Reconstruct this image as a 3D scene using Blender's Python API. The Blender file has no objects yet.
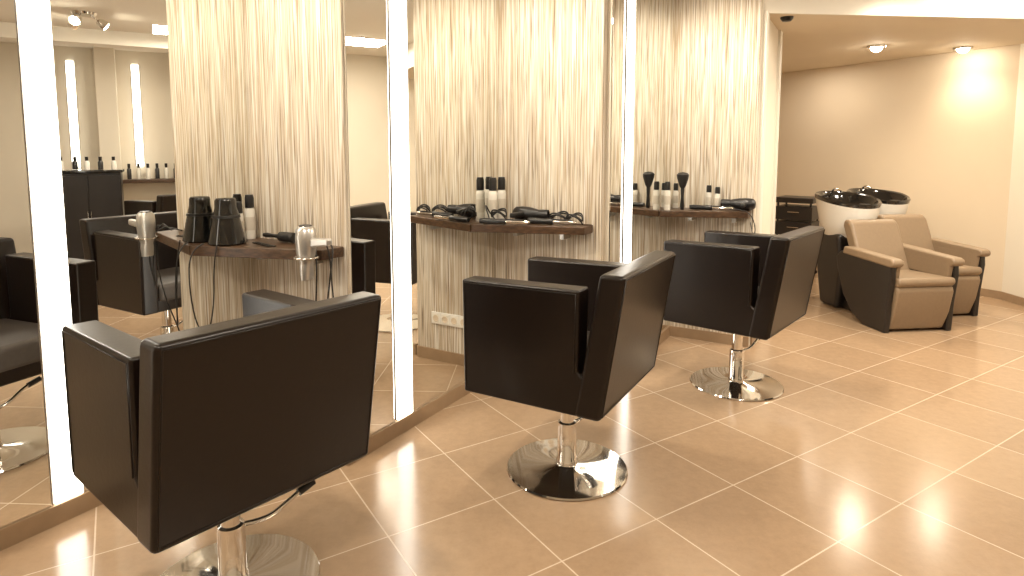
import bpy, bmesh, math, random
from mathutils import Vector, Matrix
random.seed(4)
D = bpy.data
scene = bpy.context.scene
col = scene.collection
scene.view_settings.view_transform = 'Standard'

# ------------------------------------------------------------------ materials
def newmat(name):
    m = D.materials.new(name); m.use_nodes = True
    nt = m.node_tree
    b = nt.nodes['Principled BSDF']
    return m, nt, b
def simple(name, colr, rough=0.5, metal=0.0, noise=0.0, nscale=40, bump=0.0, coat=0.0, spec=.5):
    m, nt, b = newmat(name)
    b.inputs['Base Color'].default_value = (*colr, 1)
    b.inputs['Roughness'].default_value = rough
    b.inputs['Metallic'].default_value = metal
    b.inputs['Coat Weight'].default_value = coat
    b.inputs['Specular IOR Level'].default_value = spec
    tc = nt.nodes.new('ShaderNodeTexCoord')
    nz = nt.nodes.new('ShaderNodeTexNoise'); nz.inputs['Scale'].default_value = nscale
    nz.inputs['Detail'].default_value = 4
    nt.links.new(tc.outputs['Object'], nz.inputs['Vector'])
    if noise > 0:
        mx = nt.nodes.new('ShaderNodeMix'); mx.data_type = 'RGBA'
        mx.inputs[6].default_value = (*[c*(1-noise) for c in colr], 1)
        mx.inputs[7].default_value = (*[min(1, c*(1+noise)) for c in colr], 1)
        nt.links.new(nz.outputs['Fac'], mx.inputs[0])
        nt.links.new(mx.outputs[2], b.inputs['Base Color'])
    if bump > 0:
        bp = nt.nodes.new('ShaderNodeBump'); bp.inputs['Strength'].default_value = bump
        bp.inputs['Distance'].default_value = 0.002
        nt.links.new(nz.outputs['Fac'], bp.inputs['Height'])
        nt.links.new(bp.outputs['Normal'], b.inputs['Normal'])
    return m
def emis(name, colr, s):
    m, nt, b = newmat(name)
    b.inputs['Base Color'].default_value = (*colr, 1)
    b.inputs['Emission Color'].default_value = (*colr, 1)
    b.inputs['Emission Strength'].default_value = s
    return m

M_leather = simple('leather_dark_brown', (0.0085, 0.0046, 0.0030), 0.31, noise=.25, nscale=60, bump=.15, spec=.38)
M_seat = simple('leather_seat', (0.045, 0.036, 0.030), 0.42, noise=.2, nscale=60, bump=.2)
M_chrome = simple('chrome', (0.82, 0.80, 0.77), 0.07, 1.0)
M_silver = simple('silver_plastic', (0.55, 0.53, 0.50), 0.3, .7)
M_black = simple('black_plastic', (0.012, 0.011, 0.011), 0.3)
M_blackgloss = simple('black_gloss', (0.008, 0.008, 0.008), 0.08, coat=.6)
M_rubber = simple('cable_rubber', (0.015, 0.013, 0.012), 0.5)
M_white = simple('white_plastic', (0.80, 0.78, 0.73), 0.25)
M_bottle = simple('bottle_frosted', (0.72, 0.69, 0.62), 0.2, noise=.05, nscale=10)
M_beige = simple('leather_beige', (0.25, 0.18, 0.115), 0.42, noise=.08, nscale=40, bump=.2)
M_wall = simple('wall_paint_cream', (0.78, 0.72, 0.61), 0.8, noise=.03, nscale=3)
M_wallback = simple('wall_paint_beige', (0.71, 0.60, 0.455), 0.8, noise=.03, nscale=3)
M_ceil = simple('ceiling_paint', (0.80, 0.76, 0.68), 0.85, noise=.02, nscale=3)
M_trim = simple('trim_white', (0.80, 0.77, 0.69), 0.5)
M_base = simple('baseboard_tile', (0.33, 0.225, 0.135), 0.4, noise=.15, nscale=15)
M_dark = simple('cabinet_black', (0.014, 0.011, 0.010), 0.35)
M_mirror = simple('mirror_silvered', (0.88, 0.88, 0.85), 0.0, 1.0)
M_strip = emis('light_tube_glow', (1.0, 0.95, 0.85), 7.0)
M_bulb = emis('bulb_glow', (1.0, 0.90, 0.72), 120.0)
M_label = simple('bottle_label', (.55, .50, .42), .5)

def wood():
    m, nt, b = newmat('wood_dark')
    tc = nt.nodes.new('ShaderNodeTexCoord'); mp = nt.nodes.new('ShaderNodeMapping')
    mp.inputs['Scale'].default_value = (3, 40, 40)
    nz = nt.nodes.new('ShaderNodeTexNoise'); nz.inputs['Scale'].default_value = 2; nz.inputs['Detail'].default_value = 6
    cr = nt.nodes.new('ShaderNodeValToRGB')
    cr.color_ramp.elements[0].color = (0.035, 0.018, 0.009, 1)
    cr.color_ramp.elements[1].color = (0.11, 0.060, 0.032, 1)
    cr.color_ramp.elements[0].position = .3; cr.color_ramp.elements[1].position = .75
    nt.links.new(tc.outputs['Object'], mp.inputs['Vector']); nt.links.new(mp.outputs[0], nz.inputs['Vector'])
    nt.links.new(nz.outputs['Fac'], cr.inputs[0]); nt.links.new(cr.outputs[0], b.inputs['Base Color'])
    b.inputs['Roughness'].default_value = .35
    return m
M_wood = wood()

def wallpaper():
    m, nt, b = newmat('wallpaper_threads')
    tc = nt.nodes.new('ShaderNodeTexCoord')
    def layer(sx, sz, lo, hi, off):
        mp = nt.nodes.new('ShaderNodeMapping'); mp.inputs['Scale'].default_value = (sx, sx, sz)
        mp.inputs['Location'].default_value = (off, off*.7, off*1.3)
        nz = nt.nodes.new('ShaderNodeTexNoise'); nz.inputs['Scale'].default_value = 1.0
        nz.inputs['Detail'].default_value = 2; nz.inputs['Roughness'].default_value = .6
        nt.links.new(tc.outputs['Object'], mp.inputs['Vector']); nt.links.new(mp.outputs[0], nz.inputs['Vector'])
        mr = nt.nodes.new('ShaderNodeMapRange'); mr.inputs[1].default_value = lo; mr.inputs[2].default_value = hi
        nt.links.new(nz.outputs['Fac'], mr.inputs[0])
        return mr.outputs[0]
    a = layer(150, 1.2, .46, .60, 0)
    c = layer(190, 2.6, .54, .64, 13)
    d = layer(130, 2.0, .54, .64, 31)
    def mix(fac, A, Bc, amt):
        mu = nt.nodes.new('ShaderNodeMath'); mu.operation = 'MULTIPLY'; mu.inputs[1].default_value = amt
        nt.links.new(fac, mu.inputs[0])
        mx = nt.nodes.new('ShaderNodeMix'); mx.data_type = 'RGBA'
        nt.links.new(mu.outputs[0], mx.inputs[0])
        if isinstance(A, tuple): mx.inputs[6].default_value = A
        else: nt.links.new(A, mx.inputs[6])
        mx.inputs[7].default_value = Bc
        return mx.outputs[2]
    o = mix(a, (0.64, 0.57, 0.46, 1), (0.40, 0.295, 0.185, 1), .85)
    o = mix(c, o, (0.12, 0.075, 0.042, 1), .82)
    o = mix(d, o, (0.80, 0.775, 0.715, 1), .85)
    nt.links.new(o, b.inputs['Base Color'])
    b.inputs['Roughness'].default_value = .6
    return m
M_paper = wallpaper()

def tiles():
    m, nt, b = newmat('floor_tiles')
    tc = nt.nodes.new('ShaderNodeTexCoord')
    mp = nt.nodes.new('ShaderNodeMapping')
    mp.inputs['Rotation'].default_value = (0, 0, math.radians(-32.6))
    mp.inputs['Location'].default_value = (0.13, 0.21, 0)
    br = nt.nodes.new('ShaderNodeTexBrick'); br.offset = 0; br.squash = 1
    br.inputs['Scale'].default_value = 1/.45
    br.inputs['Brick Width'].default_value = 1; br.inputs['Row Height'].default_value = 1
    br.inputs['Mortar Size'].default_value = .0065; br.inputs['Mortar Smooth'].default_value = .1
    br.inputs['Color1'].default_value = (0.37, 0.252, 0.157, 1)
    br.inputs['Color2'].default_value = (0.42, 0.293, 0.186, 1)
    br.inputs['Mortar'].default_value = (0.66, 0.53, 0.40, 1)
    nt.links.new(tc.outputs['Object'], mp.inputs['Vector']); nt.links.new(mp.outputs[0], br.inputs['Vector'])
    nz = nt.nodes.new('ShaderNodeTexNoise'); nz.inputs['Scale'].default_value = 22; nz.inputs['Detail'].default_value = 8
    nz.inputs['Roughness'].default_value = .75
    nt.links.new(tc.outputs['Object'], nz.inputs['Vector'])
    mr = nt.nodes.new('ShaderNodeMapRange'); mr.inputs[1].default_value = .3; mr.inputs[2].default_value = .7
    mr.inputs[3].default_value = .90; mr.inputs[4].default_value = 1.08
    nt.links.new(nz.outputs['Fac'], mr.inputs[0])
    mul = nt.nodes.new('ShaderNodeMix'); mul.data_type = 'RGBA'; mul.blend_type = 'MULTIPLY'; mul.inputs[0].default_value = 1
    nt.links.new(br.outputs['Color'], mul.inputs[6]); nt.links.new(mr.outputs[0], mul.inputs[7])
    nt.links.new(mul.outputs[2], b.inputs['Base Color'])
    mr2 = nt.nodes.new('ShaderNodeMapRange'); mr2.inputs[3].default_value = .14; mr2.inputs[4].default_value = .24
    nt.links.new(nz.outputs['Fac'], mr2.inputs[0]); nt.links.new(mr2.outputs[0], b.inputs['Roughness'])
    b.inputs['Specular IOR Level'].default_value = .95
    bp = nt.nodes.new('ShaderNodeBump'); bp.inputs['Strength'].default_value = .3; bp.inputs['Distance'].default_value = .002
    bp.invert = True
    nt.links.new(br.outputs['Fac'], bp.inputs['Height']); nt.links.new(bp.outputs['Normal'], b.inputs['Normal'])
    return m
M_floor = tiles()

# ------------------------------------------------------------------ helpers
def empty(name, loc=(0, 0, 0), rot=0):
    e = D.objects.new(name, None); col.objects.link(e)
    e.location = loc; e.rotation_euler = (0, 0, math.radians(rot)); e.empty_display_size = .1
    return e
def finish(name, bm, mat, parent=None, bevel=0, seg=3, smooth=True, loc=None, rot=None):
    me = D.meshes.new(name); bmesh.ops.recalc_face_normals(bm, faces=bm.faces[:])
    bm.to_mesh(me); bm.free()
    for mm in (mat if isinstance(mat, (list, tuple)) else [mat]): me.materials.append(mm)
    o = D.objects.new(name, me); col.objects.link(o)
    if parent: o.parent = parent
    if loc: o.location = loc
    if rot: o.rotation_euler = rot
    if bevel > 0:
        b = o.modifiers.new('bevel', 'BEVEL'); b.width = bevel; b.segments = seg; b.limit_method = 'ANGLE'
        b.angle_limit = math.radians(35); b.harden_normals = False
    if smooth:
        for p in me.polygons: p.use_smooth = True
        if bevel > 0:
            w = o.modifiers.new('wn', 'WEIGHTED_NORMAL'); w.keep_sharp = True
        else:
            try: me.set_sharp_from_angle(angle=math.radians(40))
            except Exception: pass
    return o
def box(name, parent, mat, lo, hi, bevel=0, seg=3, loc=None, rot=None):
    bm = bmesh.new(); bmesh.ops.create_cube(bm, size=1)
    for v in bm.verts:
        v.co = Vector([lo[i] + (v.co[i]+.5)*(hi[i]-lo[i]) for i in range(3)])
    return finish(name, bm, mat, parent, bevel, seg, bevel > 0, loc, rot)
def prism(name, parent, mat, poly, y0, y1, bevel=0, seg=3, axis='y'):
    bm = bmesh.new()
    def P(a, b, t): return (a, t, b) if axis == 'y' else (a, b, t)
    A = [bm.verts.new(P(a, b, y0)) for a, b in poly]; B = [bm.verts.new(P(a, b, y1)) for a, b in poly]
    bm.faces.new(A); bm.faces.new(B[::-1]); n = len(poly)
    for i in range(n): bm.faces.new((A[i], A[(i+1) % n], B[(i+1) % n], B[i]))
    return finish(name, bm, mat, parent, bevel, seg, bevel > 0)
def lathe(name, parent, mat, prof, loc=(0, 0, 0), segs=40, rot=None, fn=None, mats=None):
    bm = bmesh.new(); rings = []
    for r, z in prof:
        if r < 1e-5: rings.append([bm.verts.new((0, 0, z))])
        else: rings.append([bm.verts.new((r*math.cos(2*math.pi*i/segs), r*math.sin(2*math.pi*i/segs), z)) for i in range(segs)])
    for k in range(len(rings)-1):
        a, b = rings[k], rings[k+1]
        for i in range(segs):
            j = (i+1) % segs
            if len(a) == 1 and len(b) == 1: continue
            if len(a) == 1: f = bm.faces.new((a[0], b[i], b[j]))
            elif len(b) == 1: f = bm.faces.new((a[i], a[j], b[0]))
            else: f = bm.faces.new((a[i], a[j], b[j], b[i]))
            if mats: f.material_index = mats[k]
    if fn:
        for v in bm.verts: v.co = Vector(fn(v.co))
    return finish(name, bm, mat, parent, 0, 3, True, loc, rot)
def tube(name, parent, mat, pts, r, cyclic=False, smooth=True):
    cu = D.curves.new(name, 'CURVE'); cu.dimensions = '3D'; cu.bevel_depth = r; cu.bevel_resolution = 3
    cu.resolution_u = 8; cu.use_fill_caps = True
    sp = cu.splines.new('NURBS' if smooth else 'POLY'); sp.points.add(len(pts)-1)
    for p, q in zip(sp.points, pts): p.co = (*q, 1)
    if smooth: sp.order_u = 3; sp.use_endpoint_u = not cyclic
    sp.use_cyclic_u = cyclic
    cu.materials.append(mat)
    o = D.objects.new(name, cu); col.objects.link(o); o.parent = parent
    return o

ROT = -30.0
n = Vector((math.cos(math.radians(-30)), math.sin(math.radians(-30)), 0))
m = Vector((math.cos(math.radians(60)), math.sin(math.radians(60)), 0))
bayv = Vector((1.265, .81, 0))
C = {k: Vector((-.076, 3.80, 0)) + (k-2)*bayv for k in range(0, 4)}
C[1] = Vector((-1.265, 3.0, 0))
PWS = {0: .69, 1: .625, 2: .665, 3: .58}
STR = {0: .9, 1: .865, 2: .94, 3: 1.0}
SWD = {0: .056, 1: .048, 2: .056, 3: .056}
HC = 2.62; ML = 1.334; RX = 4.62; HB = 2.36

# ------------------------------------------------------------------ room shell
box('floor', None, M_floor, (-3.6, -2.8, -.1), (5.0, 10.6, 0))
box('ceiling', None, M_ceil, (-3.6, -2.8, HC), (5.0, 10.6, HC+.2))
prism('ceiling_dropped', None, M_wallback, [(1.66, 4.42), (4.8, 4.72), (4.8, 10.5), (-.8, 10.5), (-.2, 7), (1.5, 4.55)], HB, HC-.001, axis='z')
prism('ceiling_fascia', None, M_ceil, [(1.66, 4.40), (4.8, 4.70), (4.8, 4.72), (1.66, 4.42)], HB-.012, HC-.001, axis='z')
box('wall_right', None, M_wall, (RX, -2.6, 0), (RX+.15, 5.75, HC))
box('wall_front', None, M_wall, (-3.4, -2.6, 0), (RX+.15, -2.45, HC))
box('wall_left', None, M_wall, (-3.4, -2.6, 0), (-3.27, 1.3, HC))
def wall_seg(name, p0, p1, thick, z0, z1, mat, side=1):
    p0 = Vector(p0); p1 = Vector(p1); L = (p1-p0).length
    a = math.degrees(math.atan2(p1.y-p0.y, p1.x-p0.x))
    o = box(name, None, mat, (0, 0 if side > 0 else -thick, z0), (L, thick if side > 0 else 0, z1))
    o.location = (p0.x, p0.y, 0); o.rotation_euler = (0, 0, math.radians(a))
    return o
bd = Vector((-.505, .863, 0)); bn = Vector((-.863, -.505, 0))
q0 = Vector((RX, 5.75, 0)); q1 = q0 + 5.3*bd
wall_seg('wall_back', q0[:2], q1[:2], .12, 0, HC, M_wallback, -1)
wall_seg('baseboard_back', q0[:2], (q0+3*bd)[:2], .014, 0, .075, M_base, 1)
box('baseboard_right', None, M_base, (RX-.014, -2.45, 0), (RX, 5.75, .075))

for k in range(0, 4):
    c = C[k]; PW = PWS[k]; s = STR[k]; w_ = SWD[k]
    def lb(name, mat, lo, hi, bevel=0):
        o = box(name, None, mat, lo, hi, bevel); o.location = c; o.rotation_euler = (0, 0, math.radians(ROT)); return o
    lb('wall_panel_%d' % k, M_paper, (0, 0, 0), (PW, .06, HC))
    lb('wall_bay_%d' % k, M_wall, (-.08, -ML+.06, 0), (0, .06, HC))
    lb('baseboard_bay_%d' % k, M_base, (0, -ML, 0), (.016, -.0, .075))
    lb('baseboard_panel_%d' % k, M_base, (.016, -.014, 0), (PW, 0, .075))
    e = empty('wall_mirror', c, ROT)
    box('glass_near', e, M_mirror, (0, -ML+.062, .078), (.006, -s-w_-.006, HC-.002))
    box('glass_far', e, M_mirror, (0, -s+w_+.006, .078), (.006, -.002, HC-.002))
    e = empty('light_tube', c, ROT)
    box('diffuser', e, M_strip, (0, -s-w_, .082), (.022, -s+w_, HC-.01), .004)
    box('rail_a', e, M_silver, (0, -s-w_-.005, .080), (.012, -s-w_-.001, HC-.01))
    box('rail_b', e, M_silver, (0, -s+w_+.001, .080), (.012, -s+w_+.005, HC-.01))

pe = C[3] + PWS[3]*n
def rw(name, mat, t0, t1, z0, z1, x0=-.10, x1=0.0):
    o = box(name, None, mat, (x0, t0, z0), (x1, t1, z1)); o.location = pe; o.rotation_euler = (0, 0, math.radians(ROT)); return o
rw('wall_return', M_wall, .06, 1.0, 0, HC)
rw('trim_1', M_trim, .90, 1.02, 0, HB, -.115, .02)
rw('trim_2', M_trim, .10, .20, .075, HB, 0, .03)
rw('baseboard_return', M_base, .06, .90, 0, .075, 0, .014)
rw('wall_alcove', M_wallback, .8, 5.2, 0, HC, -1.2, -1.1)
rw('wall_alcove_side', M_wallback, .8, .9, 0, HC, -1.1, -.1)

# ------------------------------------------------------------------ styling chair
def chair(x, y, rot=0.0):
    e = empty('salon_chair', (x, y, 0), ROT+rot)
    lathe('base_disc', e, M_chrome, [(0, .001), (.262, .001), (.266, .006), (.262, .012), (.20, .016), (.07, .022), (.05, .03), (0, .03)], segs=72)
    lathe('column', e, M_chrome, [(.046, .028), (.046, .05), (.042, .055), (.042, .20), (.040, .215), (.030, .22), (.030, .37), (0, .37)], segs=32)
    lathe('column_collar', e, M_black, [(.034, .35), (.06, .36), (.06, .38), (0, .38)])
    box('mount_plate', e, M_black, (-.13, -.10, .375), (.13, .10, .402), .006)
    tube('pump_lever', e, M_chrome, [(0, 0.03, .20), (.03, .10, .19), (.05, .18, .235), (.05, .22, .25)], .008)
    lathe('lever_grip', e, M_black, [(0, 0), (.013, 0), (.013, .06), (0, .06)], loc=(.05, .21, .245), rot=(math.radians(-75), 0, 0), segs=16)
    box('shell_bottom', e, M_leather, (-.315, -.30, .401), (.25, .30, .48), .012)
    box('seat', e, M_seat, (-.322, -.226, .455), (.205, .226, .572), .028, 4)
    for s, nm in ((1, 'arm_far'), (-1, 'arm_near')):
        y0, y1 = (.232, .327) if s > 0 else (-.327, -.232)
        prism(nm, e, M_leather, [(-.322, .402), (-.33, .875), (.195, .885), (.190, .575), (.205, .56), (.262, .56), (.25, .402)], y0, y1, .016, 3)
    prism('back', e, M_leather, [(.175, .40), (.283, .40), (.372, .955), (.272, .955)], -.332, .332, .018, 3)
    o1 = lambda z: .283 + (z-.40)*.089/.555 + .0005
    tube('seam', e, M_leather, [(o1(.418), -.316, .418), (o1(.94), -.316, .94), (o1(.94), .316, .94), (o1(.418), .316, .418)], .003, True, False)
    for s in (-1, 1):
        tube('arm_seam', e, M_leather, [(-.31, s*.3275, .42), (-.316, s*.3275, .861), (.180, s*.3275, .870), (.176, s*.3275, .57)], .0028, False, False)
    return e
chair(-.895, 1.87, -9)
chair(.242, 2.62, 0)
chair(1.345, 3.61, -11)
chair(3.05, 2.75, 180)
chair(2.6, .6, 170)

# ------------------------------------------------------------------ shelves & items
def shelf(k):
    c = C[k]; e = empty('wall_shelf', c + Vector((0, 0, 0)), ROT)
    xe = min(.62, PWS[k]-.015)
    prism('board', e, M_wood, [(.008, -.002), (xe, -.002), (xe, -.13), (.008, -.33)], .935, .98, .004, 2, axis='z')
    box('bracket', e, M_silver, (.15, -.10, .895), (.18, -.002, .934), .003)
    box('bracket_b', e, M_silver, (.45, -.09, .895), (.48, -.002, .934), .003)
    return e
ZS = .981
def L(k, a, d, z=ZS):
    v = C[k] + a*n - d*m; return (v.x, v.y, z)
def bottle(k, a, d, h=.20, r=.022, body=M_bottle, cap=M_black, z=ZS):
    e = empty('spray_bottle', L(k, a, d, z), random.uniform(0, 90))
    lathe('body', e, body, [(0, 0), (r*.95, 0), (r, .006), (r, h*.62), (r*.9, h*.68), (r*.45, h*.72), (0, h*.72)], segs=24)
    lathe('cap', e, cap, [(r*.5, h*.70), (r*.85, h*.71), (r*.85, h*.93), (r*.7, h), (0, h)], segs=24)
    lathe('label', e, M_label, [(r+.0004, h*.2), (r+.0008, h*.2), (r+.0008, h*.5), (r+.0004, h*.5)], segs=24)
    return e
def cup(k, a, d):
    e = empty('hair_dryer_diffuser', L(k, a, d), 20)
    lathe('skirt', e, M_blackgloss, [(0, 0), (.074, 0), (.080, .006), (.078, .016), (.056, .12), (.046, .165), (.045, .195), (.041, .205), (.030, .20), (0, .198)], segs=40)
    lathe('ring', e, M_black, [(.056, .118), (.0605, .120), (.0585, .130), (.052, .132)], segs=40)
    return e
def dryer(k, a, d, z, rot, body=M_silver, flip=1, upright=False):
    e = empty('hair_dryer', L(k, a, d, z), rot)
    if upright: e.rotation_euler[1] = math.radians(90)
    else: e.rotation_euler[0] = math.radians(90*flip)
    lathe('barrel', e, body, [(0, -.085), (.030, -.083), (.040, -.07), (.043, -.03), (.040, .02), (.032, .06), (.028, .075), (.024, .075), (0, .07)],
          rot=(0, math.radians(90), 0), segs=32)
    lathe('nozzle', e, body if upright else M_black, [(.028, .07), (.026, .10), (.020, .14), (.016, .14), (.015, .10), (0, .10)],
          rot=(0, math.radians(90), 0), segs=32, fn=lambda c: (c.x*1.0, c.y*(1+max(0, c.z-.07)*6), c.z))
    lathe('rear_grille', e, M_black, [(0, -.088), (.025, -.088), (.027, -.082), (0, -.082)], rot=(0, math.radians(90), 0), segs=24)
    prism('handle', e, body, [(-.035, -.02), (.005, -.02), (-.012, -.14), (-.042, -.14)], -.014, .014, .009, 3)
    return e
def cable(parent_name, pts, r=.0035):
    e = empty(parent_name, pts[0], 0)
    p0 = Vector(pts[0])
    tube('cord', e, M_rubber, [tuple(Vector(p)-p0) for p in pts], r); return e
def brush(k, a, d, rot=0, stand=True, z=ZS, sc=1.0):
    e = empty('hair_brush', L(k, a, d, z), rot); e.scale = (sc, sc, sc)
    if not stand: e.rotation_euler = (0, math.radians(90), math.radians(rot)); e.location.z = z+.024
    lathe('handle', e, M_black, [(0, 0), (.009, 0), (.012, .02), (.008, .07), (.011, .11), (.010, .115), (0, .115)], segs=20)
    lathe('bristles', e, M_rubber, [(.008, .112), (.018, .13), (.030, .17), (.033, .19), (.024, .20), (0, .205)] if stand else
          [(.008, .112), (.022, .116), (.023, .20), (.018, .205), (0, .206)], segs=28)
    return e
def comb(k, a, d, rot, mat=M_black):
    e = empty('comb', L(k, a, d), rot)
    box('spine', e, mat, (-.09, -.004, 0), (.09, .008, .004), .001)
    bm = bmesh.new()
    for i in range(34):
        x = -.085+i*.005
        r = bmesh.ops.create_cube(bm, size=1)
        for v in r['verts']: v.co = Vector((x+v.co.x*.0022, -.014+v.co.y*.022, .0018+v.co.z*.003))
    finish('teeth', bm, mat, e, 0, 1, False); return e
def iron(k, a, d, rot):
    e = empty('curling_iron', L(k, a, d, ZS+.018), rot)
    lathe('handle', e, M_black, [(0, -.15), (.014, -.148), (.018, -.12), (.015, -.05), (.018, 0), (.013, .01), (0, .01)], rot=(0, math.radians(90), 0), segs=24)
    lathe('rod', e, M_chrome, [(.010, .0), (.010, .14), (.006, .15), (0, .15)], rot=(0, math.radians(90), 0), segs=24)
    box('clamp', e, M_black, (-.03, -.006, .010), (.12, .006, .016), .002)
    return e
def W(k, a, d, z): v = C[k]+a*n-d*m; return (v.x, v.y, z)

for k in range(0, 4): shelf(k)
# bay 1
cup(1, .10, .21)
bottle(1, .05, .05, .21, .024); bottle(1, .05, .11, .18, .021)
comb(1, .27, .14, -45); brush(1, .14, .045, -30, False)
dryer(1, .585, .19, 1.005, 150, M_silver, upright=True)
eh = empty('dryer_holder', L(1, .585, .19, .958), ROT)
tube('ring', eh, M_chrome, [(.050*math.cos(t*math.pi/6), .050*math.sin(t*math.pi/6), 0) for t in range(12)], .004, True)
tube('stem', eh, M_chrome, [(0, .048, 0), (0, .056, .0)], .004)
cable('dryer_cable', [W(1, .45, .14, 1.0), W(1, .50, .15, 1.03), W(1, .56, .12, 1.02), W(1, .60, .15, .97), W(1, .62, .17, .85), W(1, .58, .15, .68), W(1, .64, .14, .72), W(1, .65, .12, .90), W(1, .64, .09, 1.0), W(1, .56, .06, .995), W(1, .46, .08, .99)])
cable('power_cord', [W(1, .54, .10, 1.0), W(1, .60, .12, 1.02), W(1, .635, .11, .99), W(1, .645, .11, .8), W(1, .64, .08, .62), W(1, .60, .04, .45), W(1, .58, .02, .34)])
cable('clipper_cord', [W(1, .06, .30, .99), W(1, .05, .36, .97), W(1, .05, .37, .8), W(1, .08, .36, .62), W(1, .12, .33, .60), W(1, .15, .32, .75), W(1, .14, .31, .9), W(1, .14, .29, .99)], .003)
# bay 2
bottle(2, .05, .06, .26, .027); bottle(2, .05, .16, .26, .027)
iron(2, .19, .262, -18); iron(2, .42, .125, -26); dryer(2, .22, .05, ZS+.046, -30, M_black, -1)
comb(2, .53, .03, -30, M_wood)
def loop(k, a, d, r, z0, turns=2, nm='coiled_cable'):
    pts = []
    for i in range(10*turns+1):
        t = i/10*2*math.pi
        pts.append(W(k, a + r*math.cos(t), d + .6*r*math.sin(t), z0 + .045*abs(math.sin(t*.5+i*.3)) + .001*i))
    return cable(nm, pts, .0045)
loop(2, .43, .05, .06, ZS+.006); loop(2, .11, .19, .05, ZS+.02); loop(2, .54, .08, .05, ZS+.006)
cable('iron_cable', [W(2, .10, .27, 1.0), W(2, .07, .27, 1.07), W(2, .05, .24, 1.09), W(2, .05, .20, 1.04), W(2, .10, .2, .99)], .004)
# bay 3
bottle(3, .045, .27, .20, .023); bottle(3, .05, .07, .18, .02)
bottle(3, .28, .04, .17, .021); bottle(3, .34, .04, .16, .021)
brush(3, .13, .19, 0, True, sc=1.3)
iron(3, .32, .14, -28)
dryer(3, .51, .05, ZS+.046, 150, M_black)
cable('dryer_cable', [W(3, .45, .17, 1.0), W(3, .55, .18, 1.0), W(3, .60, .16, .95), W(3, .62, .14, .86), W(3, .60, .12, .80), W(3, .57, .05, .9)])
bottle(0, .1, .2); bottle(0, .3, .1)

for k in (1, 2):
    e = empty('socket_strip', C[k] + Vector((0, 0, 0)), ROT)
    box('frame', e, M_white, (.24, -.010, .25), (.54, -.0005, .33), .003)
    for i in range(4):
        x = .245+.0735*i
        box('insert_%d' % i, e, M_trim, (x+.006, -.0125, .258), (x+.066, -.010, .322), .002)
        lathe('well_%d' % i, e, M_wallback, [(.022, 0), (.022, .002), (.018, .002), (.016, -.0), (0, -.0)], loc=(x+.036, -.013, .29), rot=(math.radians(90), 0, 0), segs=24)

# ------------------------------------------------------------------ wash units
def wash(x, y, ang):
    e = empty('hair_wash_unit', (x, y, 0), ang); e.scale = (.9, .9, .9)
    side = [(-.02, .002), (-.30, .002), (-.44, .07), (-.58, .22), (-.68, .46), (-.70, .56), (-.64, .62), (.01, .60), (.02, .50), (-.01, .25)]
    prism('side_near', e, M_dark, side, -.32, -.265, .012); prism('side_far', e, M_dark, side, .265, .32, .012)
    prism('front_panel', e, M_beige, [(-.05, .02), (-.30, .02), (-.30, .41), (.03, .41), (.045, .36), (.01, .18)], -.262, .262, .02)
    prism('seat', e, M_beige, [(-.60, .38), (.03, .405), (.06, .44), (.045, .485), (-.58, .455)], -.262, .262, .02, 4)
    for s in (-1, 1):
        y0, y1 = sorted((s*.225, s*.335))
        prism('armrest_%s' % ('near' if s < 0 else 'far'), e, M_beige, [(-.60, .60), (.03, .575), (.06, .60), (.055, .635), (.02, .650), (-.58, .67)], y0, y1, .018, 4)
        prism('arm_pad_%s' % ('near' if s < 0 else 'far'), e, M_beige, [(-.55, .47), (.0, .47), (.02, .60), (-.58, .61)], *sorted((s*.225, s*.262)), .006)
    prism('backrest', e, M_beige, [(-.42, .44), (-.53, .40), (-.74, .84), (-.73, .90), (-.66, .905), (-.61, .86)], -.245, .245, .03, 4)
    def bowl(c):
        f = max(0, c.x/.27)
        return (c.x*1.15, c.y*.98, c.z - (.055*f if c.z > .12 else 0) + (max(0, -c.x)*.12 if c.z > .1 else 0))
    prof = [(0, -.16), (.15, -.155), (.20, -.12), (.235, .0), (.265, .14), (.28, .225), (.288, .255), (.278, .268), (.258, .258),
            (.245, .225), (.21, .14), (.14, .08), (.05, .06), (0, .058)]
    mats = [0, 0, 0, 0, 0, 1, 1, 1, 1, 1, 1, 1, 1]
    lathe('basin', e, [M_white, M_blackgloss], prof, loc=(-1.03, 0, .83), segs=56, fn=bowl, mats=mats)
    prism('pedestal', e, M_dark, [(-.84, .002), (-1.12, .002), (-1.20, .40), (-1.24, .72), (-.86, .74), (-.80, .4)], -.2, .2, .04)
    prism('base_link', e, M_dark, [(-.30, .002), (-.9, .002), (-.9, .08), (-.5, .10)], -.12, .12, .01)
    tube('tap', e, M_chrome, [(-1.30, 0, 1.08), (-1.28, 0, 1.14), (-1.22, 0, 1.17), (-1.14, 0, 1.14)], .011)
    lathe('neck_rest', e, M_black, [(0, 0), (.05, 0), (.06, .02), (.05, .05), (0, .05)], loc=(-.77, 0, .99), segs=24)
    return e
wash(3.14, 4.66, -83)
wash(3.66, 5.08, -83)

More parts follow.
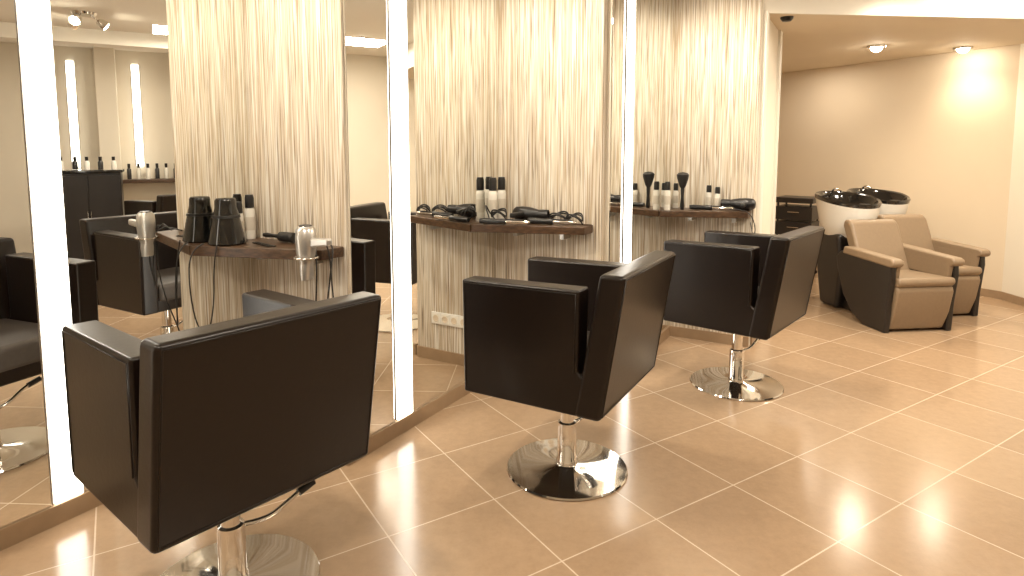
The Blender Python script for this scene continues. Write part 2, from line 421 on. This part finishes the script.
e = empty('salon_trolley', (3.22, 6.95, 0), -40)
for (x, y) in ((-.17, -.15), (.17, -.15), (-.17, .15), (.17, .15)):
    tube('post', e, M_black, [(x, y, .05), (x, y, .88)], .012, smooth=False)
    lathe('castor', e, M_black, [(0, -.01), (.025, -.01), (.025, .01), (0, .01)], loc=(x, y, .026), rot=(math.radians(90), 0, 0), segs=20)
for i in range(4):
    box('drawer_%d' % i, e, M_dark, (-.19, -.17, .12+i*.17), (.19, .17, .27+i*.17), .008)
    tube('pull', e, M_chrome, [(-.06, -.18, .21+i*.17), (.06, -.18, .21+i*.17)], .005, smooth=False)
box('tray', e, M_dark, (-.20, -.18, .82), (.20, .18, .88), .01)
e = empty('ceiling_sensor', (1.99, 4.60, HB), 0)
lathe('body', e, M_black, [(0, -.035), (.03, -.03), (.045, -.012), (.045, -.001), (0, -.001)], segs=24)

# ------------------------------------------------------------------ opposite side (seen in the mirrors)
for i, y in enumerate((1.79, 2.45, .2)):
    e = empty('light_tube', (RX, y, 0), 180)
    box('diffuser', e, M_strip, (0.001, -.04, 1.2), (.022, .04, 2.45), .004)
    box('rail_a', e, M_silver, (.001, -.046, 1.19), (.012, -.041, 2.46)); box('rail_b', e, M_silver, (.001, .041, 1.19), (.012, .046, 2.46))
box('wall_pillar_a', None, M_wall, (4.35, 2.05, 0), (RX, 2.25, HC))
box('wall_pillar_b', None, M_wallback, (4.35, 2.95, 0), (RX, 3.2, HC))
box('trim_beam', None, M_ceil, (3.2, -2.4, HC-.14), (3.45, 3.2, HC))
CY = 1.98
e = empty('reception_cabinet', (3.7, CY, 0), 0)
box('carcass', e, M_dark, (-.22, -.30, .06), (.22, .30, 1.16), .006)
box('plinth', e, M_black, (-.20, -.28, 0), (.20, .28, .06))
box('top', e, M_blackgloss, (-.24, -.32, 1.16), (.24, .32, 1.19), .004)
for y in (-.145, .145):
    box('door', e, M_dark, (-.232, y-.14, .09), (-.222, y+.14, 1.13), .003)
    tube('handle', e, M_chrome, [(-.245, y*.1, .6), (-.245, y*.1, .75)], .006, smooth=False)
e = empty('wall_shelf', (RX, 2.6, 0), 0)
box('board', e, M_wood, (-.28, -.34, 1.0), (-.001, .34, 1.045), .004)
for i in range(6):
    x, y = RX-.15+random.uniform(-.06, .06), 2.33+i*.1
    eb = empty('spray_bottle', (x, y, 1.046))
    lathe('body', eb, random.choice([M_bottle, M_black, M_white]), [(0, 0), (.024, 0), (.024, .12), (.012, .14), (0, .14)], segs=20)
    lathe('cap', eb, M_black, [(.012, .135), (.016, .14), (.016, .19), (0, .19)], segs=20)
for i in range(5):
    eb = empty('spray_bottle', (3.7+random.uniform(-.1, .1), CY-.25+i*.12, 1.191))
    lathe('body', eb, random.choice([M_bottle, M_black, M_white]), [(0, 0), (.026, 0), (.026, .08), (.012, .10), (0, .10)], segs=20)
    lathe('cap', eb, M_black, [(.012, .095), (.016, .10), (.016, .14), (0, .14)], segs=20)

# ------------------------------------------------------------------ lamps
def spotlight(nm, loc, tgt, energy, size=60, blend=.6, rad=.06, colr=(1, .87, .69)):
    l = D.lights.new(nm, 'SPOT'); l.energy = energy; l.spot_size = math.radians(size); l.spot_blend = blend
    l.shadow_soft_size = rad; l.color = colr
    o = D.objects.new(nm, l); col.objects.link(o); o.location = loc
    d = Vector(tgt)-Vector(loc); o.rotation_euler = d.to_track_quat('-Z', 'Y').to_euler(); return o
def area(nm, loc, size, energy, colr=(1, .89, .74)):
    l = D.lights.new(nm, 'AREA'); l.shape = 'SQUARE'; l.size = size; l.energy = energy; l.color = colr
    o = D.objects.new(nm, l); col.objects.link(o); o.location = loc; return o
def downlight(x, y, z, nm='ceiling_downlight', s=1):
    e = empty(nm, (x, y, z)); e.scale = (s, s, s)
    lathe('rim', e, M_chrome, [(.035, -.001), (.052, -.001), (.050, -.012), (.036, -.006)], segs=32)
    lathe('bulb', e, M_bulb, [(0, -.034), (.016, -.031), (.028, -.020), (.033, -.001), (0, -.001)], segs=24)
for k in range(0, 4):
    p = C[k] + .45*n - .80*m
    downlight(p.x, p.y, HC)
    t = C[k] + .35*n - .0*m
    spotlight('station_spot_%d' % k, (p.x, p.y, HC-.045), (t.x, t.y, 1.3), 92, 110, .9, .05)
for (x, y) in ((1.2, 1.2), (2.6, 2.9), (-.6, .2), (3.4, 4.0)):  # general room fill: area lights added to brighten the middle
    downlight(x, y, HC)  # added fixture to go with the fill light
    area('ceiling_fill', (x, y, HC-.05), .5, 37)
e = empty('ceiling_spot_cluster', (2.33, 2.12, HC))
lathe('plate', e, M_chrome, [(0, -.02), (.09, -.02), (.10, -.001), (0, -.001)], segs=32)
for i in range(3):
    a = i*2*math.pi/3+.4+math.pi
    dx, dy = math.cos(a), math.sin(a)
    tube('arm', e, M_chrome, [(dx*.05, dy*.05, -.02), (dx*.1, dy*.1, -.05), (dx*.12, dy*.12, -.07)], .006)
    q = Vector((dx*.7, dy*.7, -.5)).to_track_quat('-Z', 'Y').to_euler()
    lathe('head', e, M_chrome, [(.02, .04), (.036, .02), (.044, -.04), (.042, -.04), (.036, .01), (0, .02)], loc=(dx*.13, dy*.13, -.08), rot=q, segs=24)
    lathe('bulb', e, M_bulb, [(0, -.05), (.03, -.045), (.040, -.03), (0, -.026)], loc=(dx*.13, dy*.13, -.08), rot=q, segs=20)
for i, (x, y) in enumerate(((3.37, 5.85), (4.22, 5.92))):
    downlight(x, y, HB, 'ceiling_downlight', 1.6)
    spotlight('wash_spot_%d' % i, (x, y, HB-.07), (x-.1, y-.1, 0), (75, 34)[i], 140, 1.0, .04, (1, .84, .62))
spotlight('wash_floor_spot', (2.6, 4.1, HC-.03), (3.0, 4.6, .3), 85, 120, .9, .06)
area('wash_fill', (3.2, 6.9, HB-.01), .5, 10)

w = D.worlds.new('world'); scene.world = w; w.use_nodes = True
w.node_tree.nodes['Background'].inputs[0].default_value = (1, .9, .75, 1)
w.node_tree.nodes['Background'].inputs[1].default_value = .3

# ------------------------------------------------------------------ camera
cam = D.cameras.new('camera'); co = D.objects.new('camera', cam); col.objects.link(co)
co.location = (0, 0, 1.4); co.rotation_euler = (math.radians(90-5.5), 0, 0)
cam.sensor_width = 36; cam.lens = 620/1024*36; cam.shift_y = -78/1024
cam.clip_start = .05
scene.camera = co
